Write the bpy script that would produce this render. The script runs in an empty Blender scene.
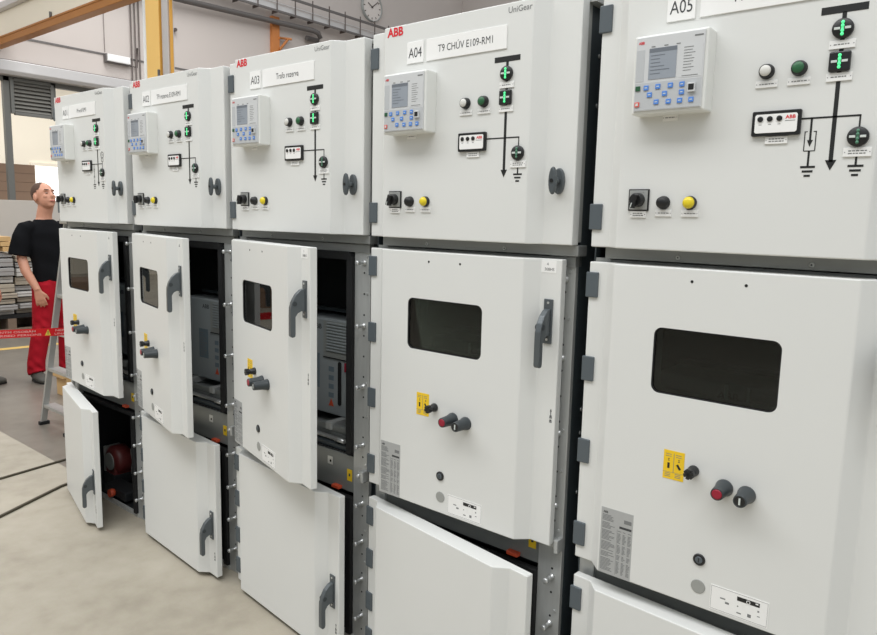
import bpy, bmesh, math, random
from mathutils import Vector, Matrix
random.seed(7)
C = bpy.context.scene
COL = C.collection
R = math.radians

# ------------------------------------------------------------------ materials
MATS = {}
def mat(name, col, rough=.5, metal=0., noise=.03, nscale=30., emit=None, stretch=None, spec=.5, coat=0., bump=0.):
    m = bpy.data.materials.new(name); m.use_nodes = True
    nt = m.node_tree; b = nt.nodes['Principled BSDF']
    b.inputs['Roughness'].default_value = rough
    b.inputs['Metallic'].default_value = metal
    b.inputs['Specular IOR Level'].default_value = spec
    b.inputs['Coat Weight'].default_value = coat
    tc = nt.nodes.new('ShaderNodeTexCoord'); mp = nt.nodes.new('ShaderNodeMapping')
    nt.links.new(tc.outputs['Object'], mp.inputs['Vector'])
    if stretch: mp.inputs['Scale'].default_value = stretch
    nz = nt.nodes.new('ShaderNodeTexNoise'); nz.inputs['Scale'].default_value = nscale
    nz.inputs['Detail'].default_value = 4
    nt.links.new(mp.outputs['Vector'], nz.inputs['Vector'])
    mx = nt.nodes.new('ShaderNodeMix'); mx.data_type = 'RGBA'
    d = [max(0, c * (1 - noise)) for c in col[:3]] + [1]; l = [min(1, c * (1 + noise)) for c in col[:3]] + [1]
    mx.inputs[6].default_value = d; mx.inputs[7].default_value = l
    nt.links.new(nz.outputs['Fac'], mx.inputs[0]); nt.links.new(mx.outputs[2], b.inputs['Base Color'])
    if bump:
        bp = nt.nodes.new('ShaderNodeBump'); bp.inputs['Strength'].default_value = bump; bp.inputs['Distance'].default_value = .01
        nt.links.new(nz.outputs['Fac'], bp.inputs['Height']); nt.links.new(bp.outputs['Normal'], b.inputs['Normal'])
    if emit:
        b.inputs['Emission Color'].default_value = list(emit[0]) + [1]; b.inputs['Emission Strength'].default_value = emit[1]
    MATS[name] = m
    return m
def hexc(r, g, b):
    f = lambda c: (c / 255 / 12.92) if c / 255 <= .04045 else ((c / 255 + .055) / 1.055) ** 2.4
    return (f(r), f(g), f(b))

mat('paint', hexc(221, 222, 219), .4, 0, .012, 6)
mat('paint_grey', hexc(176, 178, 174), .4, 0, .02, 8)
mat('plastic_white', hexc(226, 227, 223), .45, 0, .01, 8)
mat('label_white', hexc(240, 240, 238), .5, 0, .01, 8)
mat('caption', hexc(238, 238, 236), .45, 0, .02, 60)
mat('print_grey', hexc(120, 122, 122), .6)
mat('print_dark', hexc(60, 62, 64), .6)
mat('black_line', hexc(28, 29, 29), .5)
mat('galv', hexc(184, 186, 184), .42, .3, .14, 14, stretch=(6, 6, .7))
mat('galv_beam', hexc(150, 152, 150), .45, .3, .12, 10, stretch=(.5, 6, 6))
mat('zinc_bright', hexc(205, 207, 206), .3, .6, .05, 40)
mat('sheet', hexc(140, 143, 141), .45, .3, .12, 8)
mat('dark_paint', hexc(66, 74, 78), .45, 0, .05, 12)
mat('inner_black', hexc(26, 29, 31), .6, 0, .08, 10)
mat('rubber', hexc(18, 19, 20), .75)
mat('hinge_grey', hexc(84, 92, 97), .45, 0, .03, 40)
mat('handle_grey', hexc(88, 94, 97), .35, .25, .05, 40)
mat('knob_black', hexc(26, 27, 28), .4)
mat('knob_grey', hexc(52, 58, 61), .4)
mat('btn_white', hexc(212, 211, 205), .4)
mat('btn_green', hexc(42, 98, 62), .4)
mat('btn_yellow', hexc(226, 204, 40), .35)
mat('btn_red', hexc(150, 24, 48), .35)
mat('led_green', (.1, .9, .3), .4, emit=((.1, .85, .34), .55))
mat('led_dim', hexc(80, 130, 105), .4)
mat('led_white', hexc(205, 212, 208), .35)
mat('logo_red', hexc(214, 36, 48), .5)
mat('label_yellow', hexc(240, 200, 34), .5, 0, .02, 30)
mat('marker_orange', hexc(208, 84, 52), .5)
mat('relay_face', hexc(204, 206, 207), .45, 0, .01, 20)
mat('relay_panel', hexc(186, 189, 191), .45, 0, .01, 20)
mat('lcd', hexc(150, 157, 166), .25, 0, .02, 20)
mat('lcd_dark', hexc(112, 118, 126), .3)
mat('key_blue', hexc(86, 136, 214), .45)
mat('key_red', hexc(220, 92, 84), .45)
mat('key_green', hexc(38, 88, 58), .45)
mat('foil', hexc(176, 178, 178), .4, .2, .05, 60)
mat('disc_grey', hexc(160, 162, 159), .5, .2)
mat('breaker_grey', hexc(150, 156, 158), .5, 0, .03, 12)
mat('breaker_label', hexc(110, 124, 132), .55, 0, .1, 60)
mat('ct_red', hexc(104, 42, 40), .4, 0, .15, 18)
mat('ct_grey', hexc(150, 152, 148), .45, .2, .1, 18)
mat('yellow_paint', hexc(255, 207, 120), .5, 0, .05, 3)
mat('yellow_edge', hexc(226, 168, 74), .5, 0, .05, 3)
mat('orange_paint', hexc(178, 116, 50), .5, 0, .08, 2)
mat('orange_post', hexc(196, 124, 66), .5, 0, .08, 4)
mat('cream_wall', hexc(246, 238, 220), .7, 0, .02, 1.5)
mat('pipe_grey', hexc(110, 106, 104), .5, .2)
mat('duct_grey', hexc(208, 206, 205), .45, .3, .03, 10)
mat('frame_grey', hexc(112, 112, 108), .5, .2)
mat('louvre_grey', hexc(128, 126, 120), .5, .2)
mat('cable_dark', hexc(92, 82, 78), .6)
mat('floor_cable', hexc(70, 64, 50), .6)
mat('carton', hexc(148, 122, 102), .8, 0, .06, 6)
mat('carton_tape', hexc(128, 104, 86), .7)
mat('carton_light', hexc(190, 176, 158), .8, 0, .06, 6)
mat('board', hexc(196, 190, 182), .7, 0, .04, 4)
mat('pack_grey', hexc(158, 156, 154), .55, 0, .18, 5)
mat('pack_light', hexc(196, 194, 190), .55, 0, .1, 5)
mat('pack_tan', hexc(170, 160, 144), .6, 0, .12, 5)
mat('wood', hexc(206, 170, 118), .65, 0, .12, 5, stretch=(.6, 4, 4))
mat('wood_old', hexc(126, 108, 92), .7, 0, .12, 5, stretch=(4, .6, 4))
mat('alu', hexc(178, 178, 174), .4, .6, .06, 20)
mat('tape_red', hexc(226, 34, 40), .5)
mat('tape_text', hexc(250, 190, 184), .5)
mat('sign_yellow', hexc(240, 214, 90), .5)
mat('skin', hexc(206, 150, 124), .5, 0, .06, 30)
mat('lips', hexc(176, 104, 92), .5)
mat('hair', hexc(84, 62, 50), .8, 0, .2, 160)
mat('shirt', hexc(19, 20, 23), .9, 0, .1, 20, spec=.15)
mat('trousers', hexc(172, 24, 40), .85, 0, .1, 8, spec=.2)
mat('reflective', hexc(206, 200, 196), .4)
mat('shoe', hexc(84, 84, 78), .6, 0, .1, 30)
mat('sole', hexc(34, 34, 33), .7)
mat('eye_white', hexc(168, 140, 126), .3)
mat('eye_dark', hexc(50, 38, 30), .3)
mat('yellow_line', hexc(206, 172, 96), .6, 0, .1, 5)
mat('daylight', (1, 1, 1), .5, emit=((1., .99, .97), 1.6))
mat('clock_face', hexc(222, 214, 208), .5)
mat('plain_wall', hexc(74, 74, 72), .8, 0, .05, 1)

def wall_mat():
    m = mat('wall_panel', hexc(200, 191, 185), .75, 0, .03, 1.2)
    return m
wall_mat()

def floor_mat(name, base, light, dark, rough):
    m = bpy.data.materials.new(name); m.use_nodes = True; nt = m.node_tree; b = nt.nodes['Principled BSDF']
    tc = nt.nodes.new('ShaderNodeTexCoord')
    n1 = nt.nodes.new('ShaderNodeTexNoise'); n1.inputs['Scale'].default_value = 1.6; n1.inputs['Detail'].default_value = 8; n1.inputs['Roughness'].default_value = .62
    n2 = nt.nodes.new('ShaderNodeTexNoise'); n2.inputs['Scale'].default_value = 9; n2.inputs['Detail'].default_value = 6
    n3 = nt.nodes.new('ShaderNodeTexNoise'); n3.inputs['Scale'].default_value = 160; n3.inputs['Detail'].default_value = 2
    for n in (n1, n2, n3): nt.links.new(tc.outputs['Object'], n.inputs['Vector'])
    cr = nt.nodes.new('ShaderNodeValToRGB'); e = cr.color_ramp.elements
    e[0].position = .3; e[0].color = (*dark, 1); e[1].position = .72; e[1].color = (*light, 1)
    mid = cr.color_ramp.elements.new(.5); mid.color = (*base, 1)
    a = nt.nodes.new('ShaderNodeMath'); a.operation = 'MULTIPLY_ADD'; a.inputs[1].default_value = .4
    nt.links.new(n2.outputs['Fac'], a.inputs[0])
    a2 = nt.nodes.new('ShaderNodeMath'); a2.operation = 'MULTIPLY'; a2.inputs[1].default_value = .6
    nt.links.new(n1.outputs['Fac'], a2.inputs[0]); nt.links.new(a2.outputs[0], a.inputs[2])
    nt.links.new(a.outputs[0], cr.inputs[0])
    mx = nt.nodes.new('ShaderNodeMix'); mx.data_type = 'RGBA'; mx.blend_type = 'MULTIPLY'; mx.inputs[0].default_value = .12
    nt.links.new(cr.outputs[0], mx.inputs[6]); nt.links.new(n3.outputs['Color'], mx.inputs[7])
    nt.links.new(mx.outputs[2], b.inputs['Base Color'])
    b.inputs['Roughness'].default_value = rough
    MATS[name] = m
floor_mat('concrete', hexc(170, 162, 146), hexc(184, 177, 162), hexc(148, 140, 125), .6)
floor_mat('concrete_dark', hexc(126, 119, 109), hexc(138, 131, 121), hexc(110, 103, 94), .32)

def glass_mat():
    m = bpy.data.materials.new('tinted_glass'); m.use_nodes = True; nt = m.node_tree; nt.nodes.clear()
    o = nt.nodes.new('ShaderNodeOutputMaterial'); mx = nt.nodes.new('ShaderNodeMixShader')
    f = nt.nodes.new('ShaderNodeFresnel'); f.inputs['IOR'].default_value = 1.5
    t = nt.nodes.new('ShaderNodeBsdfTransparent'); t.inputs[0].default_value = (.38, .46, .44, 1)
    g = nt.nodes.new('ShaderNodeBsdfGlossy'); g.inputs['Roughness'].default_value = .02
    nt.links.new(f.outputs[0], mx.inputs[0]); nt.links.new(t.outputs[0], mx.inputs[1]); nt.links.new(g.outputs[0], mx.inputs[2])
    nt.links.new(mx.outputs[0], o.inputs[0]); MATS['tinted_glass'] = m
glass_mat()

# ------------------------------------------------------------------ geometry collector
class G:
    def __init__(s): s.v = []; s.f = []; s.m = []; s.sm = []; s.mats = []
    def mi(s, n):
        if n not in s.mats: s.mats.append(n)
        return s.mats.index(n)
    def add(s, vs, fs, m, smooth=False):
        k = len(s.v); s.v += [tuple(v) for v in vs]; i = s.mi(m)
        for f in fs:
            s.f.append([k + a for a in f]); s.m.append(i); s.sm.append(smooth if isinstance(smooth, bool) else smooth(f))
        return s
    def bm(s, bm, m, smooth=False):
        bm.verts.index_update()
        s.add([v.co[:] for v in bm.verts], [[v.index for v in f.verts] for f in bm.faces], m, smooth); bm.free(); return s
    def box(s, x0, x1, y0, y1, z0, z1, m, bev=0., M=None):
        bm = bmesh.new()
        vs = [bm.verts.new((x, y, z)) for x in (x0, x1) for y in (y0, y1) for z in (z0, z1)]
        for f in ((0, 1, 3, 2), (4, 6, 7, 5), (0, 4, 5, 1), (2, 3, 7, 6), (0, 2, 6, 4), (1, 5, 7, 3)): bm.faces.new([vs[i] for i in f])
        bmesh.ops.recalc_face_normals(bm, faces=bm.faces)
        if bev: bmesh.ops.bevel(bm, geom=bm.edges[:], offset=bev, segments=2, affect='EDGES', profile=.5)
        if M: bm.transform(M)
        return s.bm(bm, m)
    def prism(s, poly, ax, a, b, m, bev=0., seg=2):
        """poly in the two other axes (cyclic order x,y,z without ax), extruded from a to b along ax"""
        def P(u, w, t): return {'x': (t, u, w), 'y': (u, t, w), 'z': (u, w, t)}[ax]
        bm = bmesh.new()
        A = [bm.verts.new(P(u, w, a)) for u, w in poly]; B = [bm.verts.new(P(u, w, b)) for u, w in poly]
        n = len(poly); bm.faces.new(A); bm.faces.new(B[::-1])
        for i in range(n): bm.faces.new([A[i], B[i], B[(i + 1) % n], A[(i + 1) % n]])
        bmesh.ops.recalc_face_normals(bm, faces=bm.faces)
        if bev: bmesh.ops.bevel(bm, geom=bm.edges[:], offset=bev, segments=seg, affect='EDGES', profile=.5)
        return s.bm(bm, m)
    def lathe(s, prof, c, ax, m, n=24, caps=True):
        """prof: list of (r, t) along the axis direction"""
        c = Vector(c); a = Vector(ax).normalized(); u = a.orthogonal().normalized(); w = a.cross(u)
        vs = []; fs = []; k = len(prof)
        for r, t in prof:
            for i in range(n):
                an = 2 * math.pi * i / n; vs.append(c + a * t + (u * math.cos(an) + w * math.sin(an)) * r)
        for j in range(k - 1):
            for i in range(n): fs.append([j * n + i, j * n + (i + 1) % n, (j + 1) * n + (i + 1) % n, (j + 1) * n + i])
        side = len(fs)
        if caps: fs.append(list(range(n))[::-1]); fs.append([(k - 1) * n + i for i in range(n)])
        return s.add(vs, fs, m, lambda f: len(f) == 4)
    def cyl(s, p0, p1, r, m, n=20, r2=None):
        p0 = Vector(p0); d = Vector(p1) - p0
        return s.lathe([(r, 0), (r if r2 is None else r2, d.length)], p0, d, m, n)
    def tube(s, pts, r, m, n=8):
        pts = [Vector(p) for p in pts]; vs = []; fs = []
        for i, p in enumerate(pts):
            d = (pts[min(i + 1, len(pts) - 1)] - pts[max(i - 1, 0)]).normalized()
            u = d.cross(Vector((.13, .31, .94))).normalized(); w = d.cross(u)
            for j in range(n):
                a = 2 * math.pi * j / n; vs.append(p + (u * math.cos(a) + w * math.sin(a)) * r)
        for i in range(len(pts) - 1):
            for j in range(n): fs.append([i * n + j, i * n + (j + 1) % n, (i + 1) * n + (j + 1) % n, (i + 1) * n + j])
        fs.append(list(range(n))); fs.append([(len(pts) - 1) * n + j for j in range(n)][::-1])
        return s.add(vs, fs, m, lambda f: len(f) == 4)
    def text(s, txt, cx, cz, h, m, y=-.0004, w=None, bold=0., align='C', face='-y'):
        """lettering facing -y (or +x), centred on cx, cz with cap height h"""
        vs, fs = text_geo(txt, bold)
        xs = [v[0] for v in vs]; x0, x1 = min(xs), max(xs)
        k = h / .729; kx = k if w is None else w / (x1 - x0)
        mid = (x0 + x1) / 2 if align == 'C' else x0
        if face == '-y': o = [(cx + (v[0] - mid) * kx, y, cz + v[1] * k - h / 2) for v in vs]
        else: o = [(y, cx + (v[0] - mid) * kx, cz + v[1] * k - h / 2) for v in vs]
        return s.add(o, fs, m)
    def mesh(s, name):
        me = bpy.data.meshes.new(name); me.from_pydata(s.v, [], s.f)
        for n in s.mats: me.materials.append(MATS[n])
        me.polygons.foreach_set('material_index', s.m); me.polygons.foreach_set('use_smooth', s.sm)
        me.update(); return me

_TX = {}
def text_geo(t, bold=0.):
    if (t, bold) not in _TX:
        cu = bpy.data.curves.new('lettering', 'FONT'); cu.body = t; cu.offset = bold; cu.resolution_u = 3
        o = bpy.data.objects.new('lettering', cu); COL.objects.link(o)
        dg = bpy.context.evaluated_depsgraph_get(); ev = o.evaluated_get(dg); me = ev.to_mesh()
        _TX[t, bold] = ([tuple(v.co) for v in me.vertices], [list(p.vertices) for p in me.polygons])
        ev.to_mesh_clear(); bpy.data.objects.remove(o); bpy.data.curves.remove(cu)
    return _TX[t, bold]

def mk(name, me, parent=None, loc=(0, 0, 0), rot=(0, 0, 0), **props):
    if isinstance(me, G): me = me.mesh(name)
    o = bpy.data.objects.new(name, me); COL.objects.link(o)
    o.location = loc; o.rotation_euler = rot
    if parent: o.parent = parent
    for k, v in props.items(): o[k] = v
    return o
def empty(name, loc, label, cat, group=None, rz=0):
    o = bpy.data.objects.new(name, None); COL.objects.link(o); o.location = loc; o.rotation_euler = (0, 0, rz); o.empty_display_size = .1
    o['label'] = label; o['category'] = cat
    if group: o['group'] = group
    return o
def tag(o, label, cat, group=None):
    o['label'] = label; o['category'] = cat
    if group: o['group'] = group
    return o

def rrect(x0, x1, z0, z1, r, n=6):
    p = []
    for cx, cz, a0 in ((x1 - r, z1 - r, 0), (x0 + r, z1 - r, 90), (x0 + r, z0 + r, 180), (x1 - r, z0 + r, 270)):
        for i in range(n + 1):
            a = R(a0 + 90 * i / n); p.append((cx + r * math.cos(a), cz + r * math.sin(a)))
    return p
def boolean(me, cut):
    a = bpy.data.objects.new('a', me); b = bpy.data.objects.new('b', cut); COL.objects.link(a); COL.objects.link(b)
    md = a.modifiers.new('b', 'BOOLEAN'); md.operation = 'DIFFERENCE'; md.solver = 'EXACT'; md.object = b
    dg = bpy.context.evaluated_depsgraph_get(); out = bpy.data.meshes.new_from_object(a.evaluated_get(dg))
    bpy.data.objects.remove(a); bpy.data.objects.remove(b); return out

# ------------------------------------------------------------------ cabinet parts (cabinet coordinates: x along the row, y into the cabinet)
PV = (-.265, .034)            # hinge pivot of every door
ST = .034                     # depth of the door's side strips behind its face
def door_poly(xr, yb):
    return [(-.265, yb), (-.265, ST), (-.214, ST), (-.18, 0), (.36, 0), (.396, ST), (xr, ST), (xr, yb)]
def door_mesh(name, xr, z0, z1, window=False):
    poly = [(x - PV[0], y - PV[1]) for x, y in door_poly(xr, .07 if z0 > 1.5 else .06)]
    g = G().prism(poly, 'z', z0, z1, 'paint', .0028, 2)
    if window:
        me = g.mesh(name)
        c = G().prism([(x - PV[0], z) for x, z in rrect(-.066, .224, 1.176, 1.338, .02)], 'y', -.2, .2, 'rubber')
        return boolean(me, c.mesh('cut'))
    return g.mesh(name)

M_ = {}
def M(name, fn):
    if name not in M_: M_[name] = fn()
    return M_[name]

def hinge_mesh():
    g = G().box(-.017, .017, -.006, .003, -.033, .033, 'hinge_grey', .002)
    return g.mesh('hinge')
def lever_meshes():
    g = G().box(-.014, .014, -.005, 0, -.062, .062, 'handle_grey', .0015)
    for z in (.052, .018, -.002, -.05): g.lathe([(.0035, 0), (.0035, .0015)], (0, -.005, z), (0, -1, 0), 'zinc_bright', 10)
    b = [(-.005, .036), (-.02, .032), (-.036, .018), (-.048, -.002), (-.055, -.024), (-.056, -.05), (-.056, -.118), (-.05, -.124), (-.04, -.122),
         (-.038, -.114), (-.038, -.056), (-.03, -.044), (-.018, -.038), (-.005, -.04)]
    l = G().prism(b, 'x', -.009, .009, 'handle_grey', .002)
    l.lathe([(.008, 0), (.008, .0225)], (-.0115, -.042, -.012), (1, 0, 0), 'knob_grey', 14)
    return g.mesh('handle_plate'), l.mesh('lever_handle')
def wing_meshes():
    e = lambda rx, rz, n=20: [(rx * math.cos(2 * math.pi * i / n), rz * math.sin(2 * math.pi * i / n)) for i in range(n)]
    b = G().prism(e(.0165, .035), 'y', -.012, 0, 'handle_grey', .003)
    k = G().lathe([(.009, .010), (.009, .036)], (0, 0, 0), (0, -1, 0), 'handle_grey', 16)
    k.prism(e(.0115, .036), 'y', -.045, -.032, 'handle_grey', .004)
    k.lathe([(.005, .045), (.005, .047)], (0, 0, 0), (0, -1, 0), 'knob_black', 12)
    return b.mesh('handle_plate'), k.mesh('rotary_handle')
def caption(w, h, lines=1):
    g = G().box(-w / 2, w / 2, -.003, 0, -h / 2, h / 2, 'caption', .0006)
    for i in range(lines):
        z = (lines - 1) * .0025 - i * .005
        for a in (-1, 1): pass
        x = -w * .32
        while x < w * .3:
            l = random.uniform(.003, .007); g.box(x, min(x + l, w * .34), -.0033, -.003, z - .0011, z + .0011, 'print_grey'); x += l + .0015
    for sx in (-1, 1): g.lathe([(.001, 0), (.001, .0006)], (sx * w * .44, -.003, 0), (0, -1, 0), 'print_grey', 6)
    return g.mesh('caption_plate')
def button(face, r=.0137):
    g = G().lathe([(r + .002, 0), (r + .002, .004), (r + .0005, .006), (r, .014), (r - .002, .0155), (r - .003, .0155)], (0, 0, 0), (0, -1, 0), 'knob_black', 28, False)
    c = G().lathe([(r - .0022, .011), (r - .0022, .0155), (r - .005, .018), (.002, .0185)], (0, 0, 0), (0, -1, 0), face, 28)
    g.v += []; k = len(g.v)
    g.add(c.v, c.f, face, lambda f: len(f) == 4)
    return g.mesh('push_button')
def lamp_btn(face, r=.0137):
    g = G().lathe([(r + .002, 0), (r + .002, .004), (r + .001, .006), (r + .0005, .012)], (0, 0, 0), (0, -1, 0), 'knob_black', 28, False)
    g.lathe([(r, .004), (r, .013), (r - .003, .0185), (r - .008, .0205), (.001, .021)], (0, 0, 0), (0, -1, 0), face, 28)
    return g.mesh('indicator_lamp')
def selector():
    g = G().box(-.026, .026, -.004, 0, -.026, .026, 'knob_black', .001)
    g.box(-.023, .023, -.0055, -.004, -.023, .023, 'disc_grey', .0005)
    g.lathe([(.017, .005), (.016, .022), (.014, .024)], (0, 0, 0), (0, -1, 0), 'knob_black', 26)
    g.box(-.006, .006, -.036, -.018, -.02, .014, 'knob_black', .002, Matrix.Rotation(R(18), 4, 'Y'))
    g.box(-.001, .001, -.0375, -.036, -.018, -.008, 'led_white', 0, Matrix.Rotation(R(18), 4, 'Y'))
    g.text('1', .012, .018, .004, 'knob_black', -.0058)
    return g.mesh('selector_switch')
def indicator(shape, lit):
    r = .0195
    if shape == 'o': g = G().lathe([(r, 0), (r, .007), (r - .002, .009), (.002, .0092)], (0, 0, 0), (0, -1, 0), 'knob_black', 32)
    else: g = G().box(-r, r, -.009, 0, -r, r, 'knob_black', .003)
    y0, y1 = -.0102, -.009
    v, h = ('led_green', 'led_white') if lit else ('led_dim', 'led_white')
    def bar(vert, m):
        if vert:
            for z in (-.0115, -.0045, .0045, .0115): g.lathe([(.0034, 0), (.003, .0016), (.0012, .0024)], (0, -.009, z), (0, -1, 0), m, 12)
            g.box(-.002, .002, y0, y1, -.014, .014, m)
        else:
            for x in (-.0095, .0095): g.box(x - .0055, x + .0055, y0, y1, -.0024, .0024, m, .0004)
    bar(True, v); bar(False, h)
    return g.mesh('position_indicator')
def meter():
    g = G().prism(rrect(-.0485, .0485, -.026, .026, .003), 'y', -.008, 0, 'knob_black', .001)
    g.prism([(-.042, -.017), (-.039, -.02), (.039, -.02), (.042, -.017), (.042, .016), (.039, .019), (-.039, .019), (-.042, .016)], 'y', -.0095, -.008, 'label_white', .0004)
    for x in (-.031, -.012, .007):
        g.lathe([(.0058, 0), (.0058, .002), (.004, .0025)], (x, -.0095, .009), (0, -1, 0), 'knob_black', 16)
        g.box(x - .003, x + .003, -.0098, -.0095, -.003, -.0018, 'print_grey')
    g.text('ABB', .0285, .0115, .0075, 'logo_red', -.0098, .02, .03)
    g.box(.018, .038, -.0098, -.0095, .003, .0042, 'print_grey')
    return g.mesh('voltage_indicator')
def mimic(kind):
    g = G(); y0, y1 = -.0006, .0002
    B = lambda x0, x1, z0, z1: g.box(x0, x1, y0, y1, z0, z1, 'black_line')
    B(.24, .3235, 2.0125, 2.027); B(.2785, .2865, 1.72, 2.014); g.prism([(.2825, 1.703), (.293, 1.724), (.272, 1.724)], 'y', y0, y1, 'black_line')
    B(.22, .3295, 1.8085, 1.812); B(.3265, .3295, 1.785, 1.81)
    if kind == 'fuse':
        x = .2405
        B(x - .002, x + .002, 1.765, 1.81); g.prism([(x, 1.752), (x + .0055, 1.766), (x - .0055, 1.766)], 'y', y0, y1, 'black_line')
        for s in (-1, 1):
            B(x + s * .0105 - .0009, x + s * .0105 + .0009, 1.744, 1.784); B(x + s * .0085 - .003, x + s * .0085 + .003, 1.7825, 1.784)
        B(x - .0105, x + .0105, 1.743, 1.7448); B(x - .002, x + .002, 1.735, 1.744)
    if kind == 'trafo':
        def ring(cx, cz, r):
            n = 20; o = [(cx + r * math.cos(6.2832 * i / n), y0, cz + r * math.sin(6.2832 * i / n)) for i in range(n)]
            q = [(cx + (r - .003) * math.cos(6.2832 * i / n), y0, cz + (r - .003) * math.sin(6.2832 * i / n)) for i in range(n)]
            g.add(o + q, [[i, (i + 1) % n, n + (i + 1) % n, n + i] for i in range(n)], 'black_line')
        x = .328; ring(x, 1.852, .016); ring(x, 1.829, .011); B(x - .0015, x + .0015, 1.785, 1.819)
        for a in (90, 210, 330): g.box(-.001, .001, y0, y1, 0, .009, 'black_line', 0, Matrix.Translation((x, 0, 1.852)) @ Matrix.Rotation(R(a), 4, 'Y'))
        x = .2405; B(x - .0015, x + .0015, 1.785, 1.81); B(x - .007, x + .007, 1.784, 1.787); B(x - .007, x + .007, 1.777, 1.78); B(x - .0015, x + .0015, 1.752, 1.777)
        B(x - .007, x + .007, 1.75, 1.753); B(x - .007, x + .007, 1.743, 1.746)
    return g.mesh('mimic_diagram')
def earth_symbol():
    g = G(); B = lambda x0, x1, z0, z1: g.box(x0, x1, -.0006, .0002, z0, z1, 'black_line')
    B(-.002, .002, 0, .025)
    for i, w in enumerate((.014, .0102, .006)): B(-w, w, -.0022 - i * .009, .0022 - i * .009)
    return g.mesh('earth_symbol')
def plate(name, w, h, txt, cap, tw=None):
    g = G().box(-w / 2, w / 2, -.003, 0, -h / 2, h / 2, 'label_white', .0006)
    g.text(txt, 0, 0, cap, 'print_dark', -.0034, tw)
    return g.mesh(name)
# protection relay: body, face, display, keys
def relay_parts():
    X0, X1, Z0, Z1 = -.143, .028, 1.842, 2.018
    b = G().box(X0, X1, -.05, 0, Z0, Z1, 'plastic_white', .004)
    f = G().box(X0 + .007, X1 - .007, -.0535, -.05, Z0 + .007, Z1 - .005, 'relay_face', .001)
    f.box(X0 + .009, X0 + .028, -.054, -.0535, 1.915, 1.985, 'relay_panel')
    f.box(-.032, .018, -.054, -.0535, 1.915, 1.985, 'relay_face')
    f.box(X0 + .009, .019, -.0539, -.0535, 1.851, 1.9115, 'relay_panel')
    f.text('ABB', -.124, 2.001, .0062, 'logo_red', -.0541, .014, .03)
    f.box(-.002, .017, -.0541, -.0535, 2.001, 2.004, 'print_grey')
    for x in (-.1, -.07, -.042): f.box(x, x + .009, -.0541, -.0535, 1.989, 1.991, 'print_grey')
    for i in range(9): f.box(-.024, -.024 + random.uniform(.017, .03), -.0543, -.0535, 1.979 - i * .0062, 1.9804 - i * .0062, 'print_grey')
    f.box(-.026, .01, -.0543, -.0535, 1.918, 1.9195, 'print_grey')
    d = G().box(-.104, -.04, -.0545, -.0535, 1.918, 1.986, 'lcd')
    d.box(-.104, -.04, -.0547, -.0545, 1.977, 1.986, 'lcd_dark')
    for i in range(6): d.box(-.1, -.1 + random.uniform(.02, .05), -.0547, -.0545, 1.969 - i * .008, 1.971 - i * .008, 'lcd_dark')
    key = lambda m: G().box(-.0058, .0058, -.0022, 0, -.0055, .0055, m, .0008)
    kb = key('key_blue').box(-.003, .003, -.0025, -.0022, -.001, .001, 'led_white').mesh('relay_key'); kr = key('key_red').box(-.003, .003, -.0025, -.0022, -.003, .003, 'led_white').mesh('relay_key'); kg = key('key_green').mesh('relay_key')
    ks = [(-.107, 1.9, kb), (-.079, 1.901, kb), (-.05, 1.901, kb), (-.0235, 1.901, kb), (-.098, 1.884, kb), (-.0625, 1.884, kb), (-.0235, 1.884, kb),
          (-.081, 1.867, kb), (-.0525, 1.866, kb), (-.0265, 1.866, kb), (-.001, 1.866, kb), (-.127, 1.9, kg), (-.127, 1.864, kr)]
    p = G().box(-.0085, .0085, -.006, 0, -.01, .01, 'relay_face', .001); p.box(-.0062, .0062, -.0066, -.006, -.006, .0068, 'knob_black', .0004)
    hk = G().box(-.004, .004, -.014, 0, -.004, .003, 'plastic_white', .001)
    return dict(body=b.mesh('relay_housing'), face=f.mesh('relay_front'), disp=d.mesh('relay_display'), keys=ks, port=p.mesh('relay_port'))
def rating():
    w, h = .088, .18
    g = G().box(0, w, -.0006, 0, 0, h, 'foil')
    rnd = random.Random(3)
    g.text('ABB', .012, h - .011, .006, 'print_dark', -.001, .013, .02)
    for i in range(44):
        z = h - .02 - i * .0035
        if i in (5, 11, 20, 28, 33): continue
        g.box(.004, .004 + rnd.uniform(.02, .038), -.0009, -.0006, z, z + .0016, 'print_grey')
        if i > 9:
            for x in (.048, .062, .076): g.box(x, x + rnd.uniform(.005, .01), -.0009, -.0006, z, z + .0017, 'print_grey')
    g.box(.052, .085, -.0009, -.0006, h - .046, h - .04, 'print_dark'); g.box(.046, .0465, -.0009, -.0006, .004, h - .05, 'print_grey')
    g.box(.064, .084, -.0009, -.0006, h - .03, h - .02, 'print_grey')
    return g.mesh('rating_label')
def yellow_label():
    g = G().box(-.0255, .0255, -.0008, 0, -.036, .036, 'label_yellow')
    g.box(-.0006, .0006, -.001, -.0008, -.018, .03, 'print_grey'); g.box(-.0255, .0255, -.001, -.0008, -.0185, -.0178, 'print_grey')
    for cx in (-.0125, .0125):
        for z in (.026, .021, -.022, -.026, -.03): g.box(cx - .008, cx + .006, -.001, -.0008, z, z + .0014, 'print_grey')
        Mx = Matrix.Translation((cx, 0, -.002)) @ Matrix.Rotation(R(0 if cx < 0 else -35), 4, 'Y')
        g.box(-.0028, .0028, -.0012, -.0008, -.007, .007, 'black_line', .0, Mx)
        for z in (.014, .010): g.box(cx - .002, cx + .002, -.001, -.0008, z, z + .002, 'print_dark')
    return g.mesh('warning_label')
def key_knob():
    g = G().lathe([(.0135, 0), (.0135, .005), (.0105, .013), (.009, .026)], (0, 0, 0), (0, -1, 0), 'knob_black', 20)
    for a in range(3): g.box(-.0045, .0045, -.038, -.024, -.0125, .0125, 'knob_black', .002, Matrix.Rotation(R(60 * a + 10), 4, 'Y'))
    return g.mesh('rotary_knob')
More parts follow.
